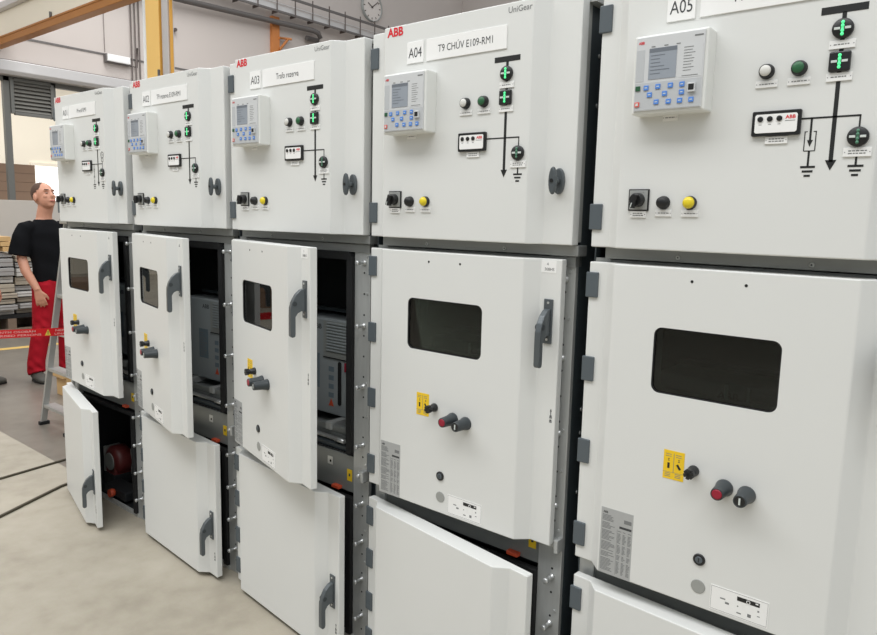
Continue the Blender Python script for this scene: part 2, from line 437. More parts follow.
def cone_knob(red):
    g = G().lathe([(.0205, 0), (.02, .005), (.0165, .02), (.015, .05), (.0142, .054), (.0118, .054), (.0118, .05)], (0, 0, 0), (0, -1, 0), 'knob_grey', 28)
    if red:
        g.lathe([(.0116, .045), (.0116, .0545), (.009, .0555)], (0, 0, 0), (0, -1, 0), 'btn_red', 24)
    else:
        g.lathe([(.0116, .045), (.0116, .0535)], (0, 0, 0), (0, -1, 0), 'knob_black', 24); g.box(-.0018, .0018, -.0555, -.053, -.0075, .0075, 'led_white')
    return g.mesh('push_knob')
def door_lock():
    g = G().lathe([(.0145, 0), (.0145, .003), (.0115, .005), (.0105, .004)], (0, 0, 0), (0, -1, 0), 'knob_black', 22)
    g.lathe([(.009, .003), (.009, .0048), (.007, .0052)], (0, 0, 0), (0, -1, 0), 'hinge_grey', 18)
    g.box(-.001, .001, -.006, -.005, -.005, .005, 'knob_black'); return g.mesh('door_lock')
def cover_disc():
    return G().lathe([(.0172, 0), (.0172, .0012), (.016, .0018)], (0, 0, 0), (0, -1, 0), 'disc_grey', 26).mesh('cover_disc')
def instr():
    w, h = .131, .062
    g = G().box(-w / 2, w / 2, -.0008, 0, -h / 2, h / 2, 'label_white')
    for a in ((-w / 2 + .002, w / 2 - .002, h / 2 - .003, h / 2 - .0024), (-w / 2 + .002, w / 2 - .002, -h / 2 + .0024, -h / 2 + .003), (-w / 2 + .002, -w / 2 + .0026, -h / 2 + .003, h / 2 - .003), (w / 2 - .0026, w / 2 - .002, -h / 2 + .003, h / 2 - .003)):
        g.box(a[0], a[1], -.001, -.0008, a[2], a[3], 'print_grey')
    g.box(-.004, .046, -.0012, -.0008, .012, .022, 'black_line')
    g.lathe([(.0045, 0), (.0045, .0002)], (.021, -.0012, .016), (0, -1, 0), 'label_white', 14); g.lathe([(.003, 0), (.003, .0002)], (.021, -.0014, .016), (0, -1, 0), 'black_line', 12)
    g.box(.037, .043, -.0014, -.0012, .017, .02, 'label_white')
    for x, z, ww, hh in ((-.042, .004, .012, .003), (-.03, -.004, .009, .005), (-.003, -.002, .003, .003), (-.003, -.018, .01, .003), (.021, -.016, .008, .008), (.008, .0, .008, .016), (.026, .0, .008, .014), (.042, .002, .004, .004), (.042, -.01, .006, .002)):
        g.box(x, x + ww, -.001, -.0008, z - hh / 2, z + hh / 2, 'print_grey' if hh < .01 else 'caption')
    for x in (-.046, -.02): g.box(x, x + .0005, -.001, -.0008, -.018, .018, 'caption')
    return g.mesh('instruction_plate')
def sticker(num):
    g = G().box(-.025, .025, -.0007, 0, -.0165, .0165, 'label_white'); g.text(num, -.002, .007, .008, 'print_dark', -.001); g.text('308HS', .004, -.007, .0085, 'print_dark', -.001)
    return g.mesh('number_sticker')
def lockmark():
    g = G().prism([(0, .018), (.003, .01), (-.003, .01)], 'y', -.0006, 0, 'print_dark'); g.box(-.001, .001, -.0006, 0, .0, .012, 'print_dark')
    for z in (-.006, -.018): g.box(-.004, .004, -.0006, 0, z - .004, z + .002, 'print_grey'); g.box(-.003, .003, -.0006, 0, z + .002, z + .005, 'print_dark')
    return g.mesh('latch_marking')
def breaker():
    x0, x1, y0, z0, z1 = -.13, .365, .2, .80, 1.185
    g = G().box(x0, x1, y0, y0 + .22, z0, z1, 'breaker_grey', .006)
    v = G()
    for i in range(10): v.box(.12, .34, y0 - .006, y0 + .002, 1.165 - i * .012, 1.171 - i * .012, 'breaker_grey', .001)
    v.box(.1, .35, y0 - .002, y0 + .001, 1.03, 1.175, 'ct_grey')
    l = G().box(.0, .075, y0 - .0012, y0, .90, 1.04, 'breaker_label')
    for i in range(10): l.box(.006, .006 + random.uniform(.03, .06), y0 - .0016, y0 - .001, .91 + i * .012, .914 + i * .012, 'print_grey')
    s = G().prism(rrect(.185, .203, .845, 1.02, .008), 'y', y0 - .003, y0 + .001, 'rubber')
    q = G().box(.222, .248, y0 - .004, y0, .985, 1.02, 'btn_red', .001)
    e = G().box(.1, .25, y0 - .004, y0, 1.028, 1.032, 'rubber')
    t = G().text('ABB', .06, 1.15, .02, 'print_dark', y0 - .0006, .055, .02)
    r = G()
    for i in range(4): r.box(.13, .16, y0 - .0012, y0, .87 + i * .035, .89 + i * .035, 'breaker_label')
    r.prism([(.145, .865), (.16, .835), (.13, .835)], 'y', y0 - .0012, y0, 'marker_orange')
    return [('breaker_body', g.mesh('breaker_body')), ('ventilation_grille', v.mesh('ventilation_grille')), ('type_label', l.mesh('type_label')), ('handle_slot', s.mesh('handle_slot')),
            ('trip_button', q.mesh('trip_button')), ('seam', e.mesh('seam')), ('brand_lettering', t.mesh('brand_lettering')), ('danger_label', r.mesh('danger_label'))]
def truck():
    g = G()
    g.box(-.2, .395, .13, .45, .735, .765, 'sheet', .003); g.box(-.15, .395, .13, .15, .765, .79, 'sheet', .003)
    g.tube([(-.1, .12, .745), (.15, .11, .75), (.39, .12, .745)], .008, 'zinc_bright')
    g.box(.1, .36, .1, .2, .715, .735, 'dark_paint', .003); g.cyl((.28, .1, .752), (.33, .1, .752), .009, 'zinc_bright', 12)
    for x in (-.05, .2, .34): g.box(x, x + .03, .12, .3, .77, .8, 'galv', .003)
    return g.mesh('withdrawable_truck')

PIN_Z = (1.428, 1.206, .988, .772, .553, .407, .26, .116)
CAB = [
 dict(x=-.0072, num='A01', name='Prívod RM1', nw=.10, mim='trafo', mid=5, low=14, label='light grey switchgear cabinet A01 at the far end, nearest the man, bottom door open wide'),
 dict(x=.8099, num='A02', name='T9 rezerva E109-RM1', nw=.19, mim='std', mid=13.5, low=4.5, label='light grey switchgear cabinet A02, middle door ajar, between cabinets A01 and A03'),
 dict(x=1.6033, num='A03', name='Trafo rezerva', nw=.125, mim='std', mid=15, low=6, label='light grey switchgear cabinet A03 labelled Trafo rezerva, middle door ajar showing the breaker'),
 dict(x=2.3935, num='A04', name='T9 CHÚV E109-RM1', nw=.195, mim='std', mid=0, low=8, label='light grey switchgear cabinet A04 labelled T9 CHÚV, middle door shut, bottom door tipped open'),
 dict(x=3.2006, num='A05', name='T9 E109-RM2', nw=.15, mim='fuse', mid=0, low=3, label='light grey switchgear cabinet A05, largest and nearest, cut off by the right edge'),
]
def box_mesh(name, *a, m='dark_paint', bev=0.):
    return M(name, lambda: G().box(*a, m, bev).mesh(name.split('#')[0]))

RP = relay_parts()
def build_cabinet(i, c):
    root = empty('switchgear_cabinet', (c['x'], 0, 0), c['label'], 'switchgear cabinet', 'row of switchgear cabinets')
    P = lambda n, me, par=root, loc=(0, 0, 0), **k: mk(n, me, par, loc, **k)
    # carcass
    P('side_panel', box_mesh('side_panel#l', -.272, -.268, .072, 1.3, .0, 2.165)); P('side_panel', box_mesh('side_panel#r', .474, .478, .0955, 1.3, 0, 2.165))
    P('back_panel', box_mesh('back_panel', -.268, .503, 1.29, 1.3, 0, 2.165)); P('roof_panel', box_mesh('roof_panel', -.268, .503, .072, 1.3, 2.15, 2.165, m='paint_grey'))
    P('door_frame', M('door_frame', lambda: G().box(.45, .479, .08, .1, 1.53, 2.165, 'paint_grey', .002).box(-.2, .45, .08, .1, 2.1, 2.14, 'paint_grey').mesh('door_frame')), label='pale grey frame round the top door')
    bm = P('cross_beam', M('cross_beam', lambda: G().box(-.236, .492, .06, .11, 1.493, 1.522, 'galv_beam', .002).box(-.236, .478, .075, .11, 1.462, 1.49, 'galv_beam', .001).mesh('cross_beam')), label='bare metal beam between the top and middle doors')
    for x in (-.042, .254): mk('screw', M('screw', lambda: G().lathe([(.006, 0), (.006, .002), (.004, .003)], (0, 0, 0), (0, -1, 0), 'galv', 12).lathe([(.0022, .003), (.0022, .0032)], (0, 0, 0), (0, -1, 0), 'black_line', 6).mesh('screw')), bm, (x, .06, 1.505))
    post = P('front_post', M('front_post#r', lambda: front_post()), label='bare metal post on the right with locking pins')
    P('front_post', box_mesh('front_post#l', -.272, -.225, .073, .1, 0, 1.493, m='galv', bev=.001))
    for z in PIN_Z: mk('locking_pin', M('pin', lambda: G().lathe([(.0095, 0), (.0095, .004), (.0062, .005), (.0062, .03), (.0085, .031), (.0085, .038), (.005, .04)], (0, 0, 0), (0, -1, 0), 'zinc_bright', 14).mesh('locking_pin')), post, (.448, .08, z))
    mk('post_latch', M('latch', lambda: G().box(-.02, .012, -.02, 0, -.012, .012, 'galv', .002).box(.006, .018, -.034, 0, -.02, .02, 'galv', .002).cyl((-.012, -.012, 0), (-.012, -.03, 0), .006, 'zinc_bright', 12).mesh('post_latch')), post, (.462, .08, .664))
    P('door_seal', M('seal_m', lambda: seal(.73, 1.462)), label='black rubber seal round the middle opening'); P('door_seal', M('seal_l', lambda: seal(.02, .56, False)), label='black rubber seal round the bottom opening')
    # interior
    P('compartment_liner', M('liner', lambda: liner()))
    cp = P('crossmember', M('cm', lambda: G().box(-.235, .4, .085, .095, .575, .712, 'sheet', .001).box(-.235, .4, .095, .3, .702, .712, 'sheet').mesh('crossmember')), label='bare metal plate between the middle and bottom openings')
    mk('latch_plate', M('lp', lambda: G().box(-.014, .014, -.002, 0, -.016, .016, 'zinc_bright', .001).lathe([(.005, .002), (.005, .0026)], (.003, 0, -.002), (0, -1, 0), 'rubber', 12).mesh('latch_plate')), cp, (.27, .084, .672))
    mk('yellow_label', M('yl', lambda: G().box(-.013, .013, -.001, 0, -.022, .022, 'label_yellow').box(-.004, .004, -.0014, -.001, -.004, .006, 'print_dark').mesh('yellow_label')), cp, (.375, .0845, .638))
    mk('orange_tab', M('ot', lambda: G().box(-.02, .02, -.02, 0, -.006, .006, 'marker_orange', .002).mesh('orange_tab')), cp, (.315, .085, .583))
    br = None
    for n, me in M('breaker', breaker):
        if br is None: br = P('circuit_breaker', me)
        else: mk(n, me, br)
    P('withdrawable_truck', M('truck', truck))
    if c['mid'] == 0:
        for x in (.07, .122): P('interlock_rod', M('rod', lambda: G().cyl((0, 0, 0), (0, 0, .075), .0045, 'label_white', 10).box(-.03, .012, -.02, .02, -.012, 0, 'sheet', .002).mesh('interlock_rod')), loc=(x, .15, 1.115), label='thin bright rod behind the window')
    if i == 0:
        for j, (x, y) in enumerate(((-.09, .22), (.07, .3))):
            P('current_transformer', M('ct', lambda: transformer()), loc=(x, y, .03))
        P('cable_clamp', M('clamp', lambda: G().box(-.12, .12, -.05, .05, 0, .05, 'inner_black', .006).lathe([(.018, 0), (.022, .01), (.022, .03)], (.0, -.05, .03), (0, -1, 0), 'marker_orange', 16).mesh('cable_clamp')), loc=(.1, .15, .02))
    # ---------------- top door
    def door(name, me, th):
        return mk(name, me, root, (PV[0] - (.02 if th == 14 else 0), PV[1], 0), (0, 0, R(-th)))
    def on(d, n, me, x, y, z, **k): return mk(n, me, d, (x - PV[0], y - PV[1], z), **k)
    d = door('upper_door', M('ud', lambda: door_mesh('upper_door', .486, 1.523, 2.165)), 0)
    for z in (2.088, 1.6): on(d, 'hinge', M('hinge', hinge_mesh), -.254, ST, z)
    wb, wk = M('wing', wing_meshes); h = on(d, 'handle_plate', wb, .442, ST, 1.692); on(d, 'rotary_handle', wk, .442, ST, 1.692)
    on(d, 'logo_lettering', M('logo', lambda: G().text('ABB', 0, 0, .026, 'logo_red', -.0006, .066, .035).mesh('logo_lettering')), -.136, 0, 2.149, label='red three letter logo')
    on(d, 'product_lettering', M('prod', lambda: G().text('UniGear', 0, 0, .0165, 'print_grey', -.0006, .075).mesh('product_lettering')), .318, 0, 2.146)
    on(d, 'number_plate', plate('number_plate', .065, .062, c['num'], .03, .052), -.051, 0, 2.078); on(d, 'name_plate', plate('name_plate', .286, .062, c['name'], .021, c['nw']), .136, 0, 2.078)
    on(d, 'mimic_diagram', M('mimic_' + c['mim'], lambda: mimic(c['mim'])), 0, 0, 0)
    for x in (.328,) + (() if c['mim'] == 'std' else (.2405,)): on(d, 'earth_symbol', M('earth', earth_symbol), x, 0, 1.711)
    on(d, 'position_indicator', M('i_o', lambda: indicator('o', True)), .2825, 0, 1.981); on(d, 'position_indicator', M('i_s', lambda: indicator('s', True)), .2825, 0, 1.9175); on(d, 'position_indicator', M('i_d', lambda: indicator('o', False)), .328, 0, 1.768, label='round indicator showing a pale horizontal bar')
    on(d, 'push_button', M('bw', lambda: button('btn_white')), .145, 0, 1.913, label='white push button'); on(d, 'push_button', M('bg', lambda: button('btn_green')), .2085, 0, 1.913, label='green push button')
    on(d, 'voltage_indicator', M('meter', meter), .173, 0, 1.804)
    on(d, 'selector_switch', M('sel', selector), -.125, 0, 1.642); on(d, 'push_button', M('bk', lambda: button('knob_black')), -.063, 0, 1.636, label='black push button'); on(d, 'indicator_lamp', M('ly', lambda: lamp_btn('btn_yellow')), 0, 0, 1.636, label='yellow indicator lamp')
    for x, z, w, hh, n in ((.146, 1.887, .044, .0145, 1), (.2095, 1.887, .044, .0145, 1), (.2835, 1.951, .047, .0165, 1), (.2835, 1.888, .047, .0165, 1), (.175, 1.769, .045, .0155, 2), (.329, 1.738, .05, .018, 2), (-.125, 1.6075, .04, .016, 2), (-.062, 1.6115, .04, .016, 1), (.001, 1.6115, .04, .016, 1), (-.06, 1.832, .036, .015, 1)):
        on(d, 'caption_plate', M(f'cap{w}{hh}{n}', lambda: caption(w, hh, n)), x, 0, z)
    rx, ry, rz = .005, .003, -.005
    on(d, 'relay_housing', RP['body'], rx, ry, rz); on(d, 'relay_front', RP['face'], rx, ry, rz); on(d, 'relay_display', RP['disp'], rx, ry, rz); on(d, 'relay_port', RP['port'], -.001 + rx, -.0535 + ry, 1.892 + rz)
    for x, z, km in RP['keys']: on(d, 'relay_key', km, x + rx, -.0538 + ry, z + rz)
    # ---------------- middle door
    d = door('middle_door', M('md', lambda: door_mesh('middle_door', .46, .667, 1.484, True)), c['mid'])
    on(d, 'window_pane', M('pane', lambda: G().box(-.065, .223, .006, .01, 1.177, 1.337, 'tinted_glass').mesh('window_pane')), 0, 0, 0, label='dark tinted window pane')
    on(d, 'window_seal', M('wseal', window_seal), 0, 0, 0)
    for z in (1.424, 1.2, .973, .737): on(d, 'hinge', M('hinge', hinge_mesh), -.254, ST, z)
    lp, lh = M('lever', lever_meshes); on(d, 'handle_plate', lp, .425, ST, 1.312); on(d, 'lever_handle', lh, .425, ST, 1.312)
    on(d, 'screw_hole', M('hole', lambda: G().lathe([(.0035, 0), (.0035, .0006)], (0, 0, 0), (0, -1, 0), 'black_line', 12).mesh('screw_hole')), .0175, 0, 1.454); on(d, 'screw_hole', M('hole', None), .1385, 0, 1.454)
    on(d, 'warning_label', M('wl', yellow_label), .005, 0, 1.004, label='yellow switching instruction label'); on(d, 'rotary_knob', M('kk', key_knob), .054, 0, 1.003)
    on(d, 'push_knob', M('kr', lambda: cone_knob(True)), .127, 0, .980, label='dark push knob with a red face'); on(d, 'push_knob', M('kg', lambda: cone_knob(False)), .177, 0, .977, label='dark push knob with a white slot')
    on(d, 'door_lock', M('lock', door_lock), .083, 0, .788); on(d, 'cover_disc', M('disc', cover_disc), .085, 0, .72)
    on(d, 'instruction_plate', M('instr', instr), .18, 0, .707); on(d, 'rating_label', M('rating', rating), -.176, 0, .668)
    if i >= 2: on(d, 'number_sticker', sticker(str(i + 1)), .418, ST, 1.463)
    else: on(d, 'arrow_mark', M('arrow', lambda: G().prism([(0, .006), (.006, -.006), (-.006, -.006)], 'y', -.0006, 0, 'print_grey').mesh('arrow_mark')), .42, ST, 1.455)
    on(d, 'latch_marking', M('lm', lockmark), .446, ST, 1.05)
    # ---------------- bottom door
    d = door('lower_door', M('ld', lambda: door_mesh('lower_door', .46, .02, .613)), c['low'])
    for z in (.547, .389, .227, .09): on(d, 'hinge', M('hinge', hinge_mesh), -.254, ST, z)
    on(d, 'handle_plate', lp, .425, ST, .25); on(d, 'lever_handle', lh, .425, ST, .25); on(d, 'latch_marking', M('lm', lockmark), .444, ST, .115)

def front_post():
    g = G().box(.4, .4775, .08, .095, 0, 1.493, 'galv', .001)
    z = .06
    while z < 1.46:
        g.lathe([(.0035, 0), (.0035, .0008)], (.448, .08, z), (0, -1, 0), 'rubber', 8)
        z += .074
    for z in (1.45, 1.32, 1.0, .88, .7, .45, .33): g.lathe([(.0045, 0), (.004, .003)], (.462, .08, z), (0, -1, 0), 'zinc_bright', 10)
    for z in (2.03, 1.9, 1.6, 1.4, 1.2, 1.05, .98, .8, .7, .5):   # screw heads on the dark flank beside the post
        g.lathe([(.006, 0), (.0045, .003)], (.478, .15, z), (1, 0, 0), 'zinc_bright', 10)
    return g.mesh('front_post')
def seal(z0, z1, top=True):
    g = G(); r = .03; x1 = .4
    if top:
        pts = [(x1, z0)] + [(x1 - r + r * math.cos(R(a)), z1 - r + r * math.sin(R(a))) for a in range(0, 91, 15)] + [(-.2, z1)]
        inner = [(-.2, z1 - .028)] + [(x1 - r - 0 + (r - .028) * math.cos(R(a)), z1 - r + (r - .028) * math.sin(R(a))) for a in range(90, -1, -15)] + [(x1 - .028, z0)]
        vs = pts + inner; n = len(vs); k = len(pts)
        V = [(x, y, z) for y in (.066, .09) for x, z in vs]; F = []
        for i in range(k - 1): F.append([i, i + 1, n - 2 - i, n - 1 - i]); F.append([n + i, 2 * n - 1 - i, 2 * n - 2 - i, n + i + 1])
        for i in range(n): F.append([i, n + i, n + (i + 1) % n, (i + 1) % n])
        g.add(V, F, 'rubber')
    else:
        g.box(.372, .4, .066, .09, z0, z1, 'rubber', .003); g.box(-.2, .372, .068, .09, z1 - .02, z1, 'rubber', .003)
    return g.mesh('door_seal')
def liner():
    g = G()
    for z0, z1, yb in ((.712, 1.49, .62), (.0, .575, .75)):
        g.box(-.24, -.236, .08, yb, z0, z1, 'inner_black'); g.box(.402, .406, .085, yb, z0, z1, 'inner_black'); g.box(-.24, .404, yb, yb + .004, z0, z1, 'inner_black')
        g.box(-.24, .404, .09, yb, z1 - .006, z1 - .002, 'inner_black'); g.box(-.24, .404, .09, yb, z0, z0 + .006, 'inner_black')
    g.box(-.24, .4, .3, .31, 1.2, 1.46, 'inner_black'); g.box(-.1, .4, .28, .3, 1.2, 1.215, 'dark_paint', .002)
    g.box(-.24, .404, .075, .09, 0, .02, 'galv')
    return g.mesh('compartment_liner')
def window_seal():
    o = rrect(-.066, .224, 1.176, 1.338, .02); q = rrect(-.063, .221, 1.179, 1.335, .018); n = len(o)
    V = [(x, y, z) for y in (.002, .012) for p in (o, q) for x, z in p]; F = []
    for i in range(n):
        j = (i + 1) % n
        F += [[i, j, n + j, n + i], [n + i, n + j, 3 * n + j, 3 * n + i]]
    return G().add(V, F, 'rubber').mesh('window_seal')
def transformer():
    g = G().box(-.06, .06, -.06, .06, 0, .06, 'inner_black', .006)
    g.lathe([(.06, 0), (.085, .02), (.085, .09), (.06, .11)], (0, -.05, .13), (0, 1, 0), 'ct_red', 28)
    g.lathe([(.05, 0), (.05, .012)], (0, -.055, .13), (0, 1, 0), 'ct_grey', 24); g.box(-.055, .055, -.05, .06, .05, .12, 'ct_red', .008); g.box(-.09, -.07, -.045, .05, .05, .2, 'ct_grey', .004)
    return g.mesh('current_transformer')

for i, c in enumerate(CAB): build_cabinet(i, c)

# ------------------------------------------------------------------ setting
def struct(name, g):
    o = mk(name, g); o['kind'] = 'structure'; return o
struct('floor', G().box(-3, 12, -12, .14, -.1, 0, 'concrete').box(-3.0, 12, .14, 8, -.1, -.0, 'concrete_dark').box(-30, -3, -12, 40, -.1, 0, 'concrete_dark').box(-3, 12, 8, 40, -.1, 0, 'concrete_dark').add([(-30, -12, .0004), (-2.99, -12, .0004), (-2.99, .14, .0004), (-30, .14, .0004)], [[0, 1, 2, 3]], 'concrete'))
XW = -10
struct('wall_west', G().box(XW - .25, XW, -12, 30, 3.84, 9, 'wall_panel').box(XW - .25, XW, 7.5, 30, 0, 3.84, 'wall_panel'))
struct('wall_back', G().box(-15.2, -15, -14, 12, 0, 5, 'cream_wall').box(-15, XW - .25, -14.2, -14, 0, 5, 'cream_wall').box(-15, XW - .25, 12, 12.2, 0, 5, 'cream_wall'))
struct('wall_north', G().box(XW, 14, 16, 16.25, 0, 9, 'wall_panel'))
struct('wall_south', G().box(-30, 14, -12.2, -12, 0, 4.2, 'plain_wall'))  # unseen wall added to block low light and give the panes dark reflections
# panel joints, gutter of the west wall
struct('trim_1', G().box(XW, XW + .012, -12, 30, 4.505, 4.54, 'pipe_grey').box(XW, XW + .03, -12, 30, 4.09, 4.12, 'cable_dark'))
struct('trim_2', G().prism([(XW - .05, 3.84), (XW + .22, 3.84), (XW + .26, 3.9), (XW + .26, 4.07), (XW, 4.09), (XW - .05, 4.09)], 'y', -12, 30, 'duct_grey', .01))
# glazed screen under the gutter: mullions, head rail, daylight window on the back wall
struct('window_1', G().box(XW - .08, XW + .02, 3.2, 3.3, 0, 3.84, 'frame_grey', .005).box(XW - .08, XW + .02, -12, 7.5, 3.76, 3.84, 'frame_grey', .005).box(XW - .08, XW + .02, 1.2, 1.3, 0, 3.84, 'frame_grey', .005).box(XW - .08, XW + .02, 7.4, 7.5, 0, 3.84, 'frame_grey', .005).box(XW - .08, XW + .02, 3.98, 4.06, 3.2, 3.84, 'frame_grey', .005))
struct('window_2', G().box(-15, -14.97, 5.55, 7.2, 1.4, 2.62, 'daylight').box(-15, -14.95, 5.45, 5.55, 1.3, 2.62, 'cream_wall').box(-15, -14.95, 5.45, 7.3, 2.62, 2.7, 'cream_wall'))
lv = empty('ventilation_louvre', (XW + .03, 3.66, 3.22), 'grey slatted ventilation louvre high on the far wall above the man', 'louvre')
mk('frame', G().box(-.06, .02, -.36, -.3, 0, .58, 'frame_grey', .006).box(-.06, .02, .3, .36, 0, .58, 'frame_grey', .006).box(-.06, .02, -.3, .3, -.02, .03, 'frame_grey', .006).box(-.06, .02, -.3, .3, .55, .6, 'frame_grey', .006).box(-.06, -.05, -.3, .3, 0, .58, 'pipe_grey'), lv)
for k in range(8): mk('slat', M('slat', lambda: G().box(-.035, .035, -.3, .3, -.004, .004, 'louvre_grey', .002, Matrix.Rotation(R(48), 4, 'Y')).mesh('slat')), lv, (-.012, 0, .065 + k * .066))

# overhead crane beam, column
cb = empty('crane_girder', (-2, 3.1, 4.27), 'orange crane rail beam with cream concrete girder crossing the top left corner', 'beam')
mk('rail_beam', G().box(-7.98, 14, -.04, .11, 0, .125, 'orange_paint', .006).box(-7.98, 14, -.05, -.035, .1, .125, 'orange_paint'), cb)
mk('girder', G().box(-7.98, 14, -.03, .1, .125, .5, 'cream_wall', .01), cb); mk('stud', G().cyl((-5.6, -.045, .12), (-5.6, -.045, .2), .02, 'pipe_grey', 10), cb)
mk('top_slab', G().box(-7.98, 14, -.12, .3, .5, .6, 'duct_grey', .01), cb)
yc = empty('steel_column', (-4.7, 3.06, 0), 'yellow painted steel column with grey duct rising behind cabinet A02', 'column')
mk('column_body', G().box(-.186, .21, 0, .1, 0, 4.27, 'yellow_paint', .006), yc); mk('column_flange', G().box(.2, .21, -.04, .0, 0, 4.27, 'yellow_edge', .002), yc)
mk('cable_duct', G().box(.225, .365, -.02, .06, 0, 4.27, 'duct_grey', .005), yc); mk('edge_strip', G().box(.37, .4, .0, .03, 0, 4.27, 'yellow_edge', .003), yc)
mk('clip', G().box(.17, .2, -.06, 0, 3.2, 3.3, 'pipe_grey', .004), yc)
dp = mk('drain_pipe', G().cyl((-4.94, 3.1, 0), (-4.94, 3.1, 4.27), .042, 'plastic_white', 20)); tag(dp, 'white vertical drain pipe just left of the yellow column', 'pipe')
for k, y in enumerate((5.5, 5.58, 5.66)):
    o = mk('wall_conduit', G().tube([(XW + .05, y, 3.2), (XW + .05, y, 9)], .014, 'cable_dark'))
    tag(o, ['thin dark vertical cable on the wall, left one of three beside the drain pipe', 'thin dark vertical cable on the wall, middle one of three beside the drain pipe', 'thin dark vertical cable on the wall, right one of three beside the drain pipe'][k], 'cable', 'vertical wall cables')
tag(mk('wall_conduit', G().tube([(XW + .03, 4.98, 4.56), (XW + .03, 4.98, 6.5)], .005, 'cable_dark')), 'thin cable dropping to the small wall lamp', 'cable')
el = empty('emergency_light', (XW + .0, 5.2, 4.45), 'small white box lamp on the far wall above cabinet A01', 'lamp')
mk('housing', G().box(0, .1, -.24, .24, -.08, .08, 'pipe_grey', .01), el); mk('diffuser', G().box(.1, .15, -.22, .22, -.06, .07, 'label_white', .01), el); mk('cord', G().tube([(.04, .24, -.06), (.04, .4, -.07), (.04, .42, .3)], .015, 'cable_dark'), el)
tr = empty('cable_tray', (XW + .32, 0, 0), 'grey ladder cable tray running along the far wall above cabinet A03', 'cable tray')
mk('rail', G().box(-.03, .0, 4, 14, 6.47, 6.53, 'pipe_grey', .004), tr); mk('rail', G().box(-.03, .0, 4, 14, 6.12, 6.17, 'pipe_grey', .004), tr); mk('rail', G().box(-.2, -.17, 4, 14, 6.24, 6.27, 'duct_grey', .004), tr); mk('rail', G().box(-.03, 0, 4, 14, 6.31, 6.33, 'duct_grey', .004), tr)
mk('cable_bundle', G().box(-.17, -.04, 4, 14, 6.16, 6.3, 'duct_grey', .02), tr)
for k in range(14): mk('bracket', M('bracket', lambda: G().box(-.2, .005, -.006, .006, 6.1, 6.16, 'cable_dark', .002).box(-.012, .005, -.012, .012, 6.1, 6.6, 'cable_dark', .002).mesh('bracket')), tr, (0, 6.2 + k * .52, 0))
pp = mk('wall_pipe', G().tube([(XW + .2, 4, 5.75), (XW + .2, 9.95, 5.97), (XW + .19, 10.12, 5.95), (XW + .17, 10.2, 5.86), (XW + .14, 10.15, 5.78), (XW + .13, 9.8, 5.78)], .06, 'pipe_grey', 12)); tag(pp, 'grey pipe with bent end on the far wall below the cable tray', 'pipe')
op = empty('steel_post', (XW + .005, 8.93, 0), 'slim orange steel post on the far wall above cabinet A03', 'post')
mk('post_body', G().box(0, .1, -.1, .1, 0, 6.08, 'orange_post', .004), op); mk('bracket', G().tube([(.12, .08, 5.36), (.12, .34, 5.66)], .03, 'orange_post', 6).tube([(.12, .08, 5.62), (.12, .42, 5.66)], .03, 'orange_post', 6), op)
ck = empty('wall_clock', (XW, 12.08, 7.03), 'round pale wall clock with thin grey rim at the top of the far wall', 'clock')
mk('clock_face', G().lathe([(.34, 0), (.34, .05)], (0, 0, 0), (1, 0, 0), 'clock_face', 40), ck); mk('rim', G().lathe([(.36, 0), (.36, .08), (.34, .08), (.34, .05)], (0, 0, 0), (1, 0, 0), 'disc_grey', 40, False), ck)
tk = G()
for a in range(12): tk.box(.052, .056, -.012, .012, .26, .31, 'cable_dark', 0, Matrix.Rotation(R(30 * a), 4, 'X'))
mk('hour_marks', tk, ck)
for a, l in ((62, .17), (-52, .27)): mk('clock_hand', G().box(.058, .062, -.012, .012, -.04, l, 'cable_dark', 0, Matrix.Rotation(R(a), 4, 'X')), ck)
tag(mk('wall_hook', G().cyl((XW, 6.42, 5.27), (XW + .1, 6.42, 5.26), .035, 'cable_dark', 12)), 'small dark fitting on the wall right of the yellow column', 'fitting')

# ------------------------------------------------------------------ clutter behind the man
k = 0
rows = [(1.55, 1.82), (1.83, 2.12)]
z = .27
pal = empty('pallet', (-6.6, 1.75, 0), 'dark wooden pallet under the stack of grey packages', 'pallet')
mk('deck', G().box(-.6, .6, -.6, .46, .19, .235, 'rubber', .004), pal)
for y in (-.5, 0, .38): mk('bearer', G().box(-.6, .6, y - .05, y + .05, .0, .19, 'wood_old', .004), pal)
mk('skid_board', G().box(.56, .62, -.6, .46, 0, .06, 'wood_old', .003), pal)
for col, (y0, y1) in enumerate([(1.2, 1.5), (1.52, 1.82), (1.84, 2.13)]):
    z = .235
    rnd = random.Random(20 + col)
    while z < (1.0 if col < 2 else .98):
        h = rnd.choice((.07, .09, .11)); dx = rnd.uniform(-.08, .16); dy = rnd.uniform(-.006, .006)
        h = min(h, 1.03 - z)
        if h < .045: break
        m = rnd.choice(('pack_grey', 'pack_grey', 'pack_light', 'pack_tan'))
        g = G().box(-.6, .6, -.135, .135, 0, h - .012, m, .006); g.box(-.601, .601, -.136, .136, h * .45, h * .45 + .006, 'cable_dark')
        o = mk('flat_package', g, None, (-6.7 + dx, (y0 + y1) / 2 + dy, z), (0, 0, rnd.uniform(-.012, .012)))
        tag(o, 'flat grey wrapped package in the stack on the pallet behind the man', 'package', 'flat packages stacked behind the man')
        z += h + .004
for j, (y, zz, w) in enumerate(((1.5, 1.12, .2), (1.78, 1.12, .16), (1.48, 1.185, .24), (1.77, 1.185, .2), (1.64, 1.25, .3))):
    tag(mk('timber_plank', G().box(-.8, .6, -w / 2, w / 2, 0, .058, 'wood', .004), None, (-6.62, y, zz - .08), (0, 0, .004 * (j - 2))), 'pale timber plank lying on top of the grey package stack', 'plank', 'planks on the package stack')
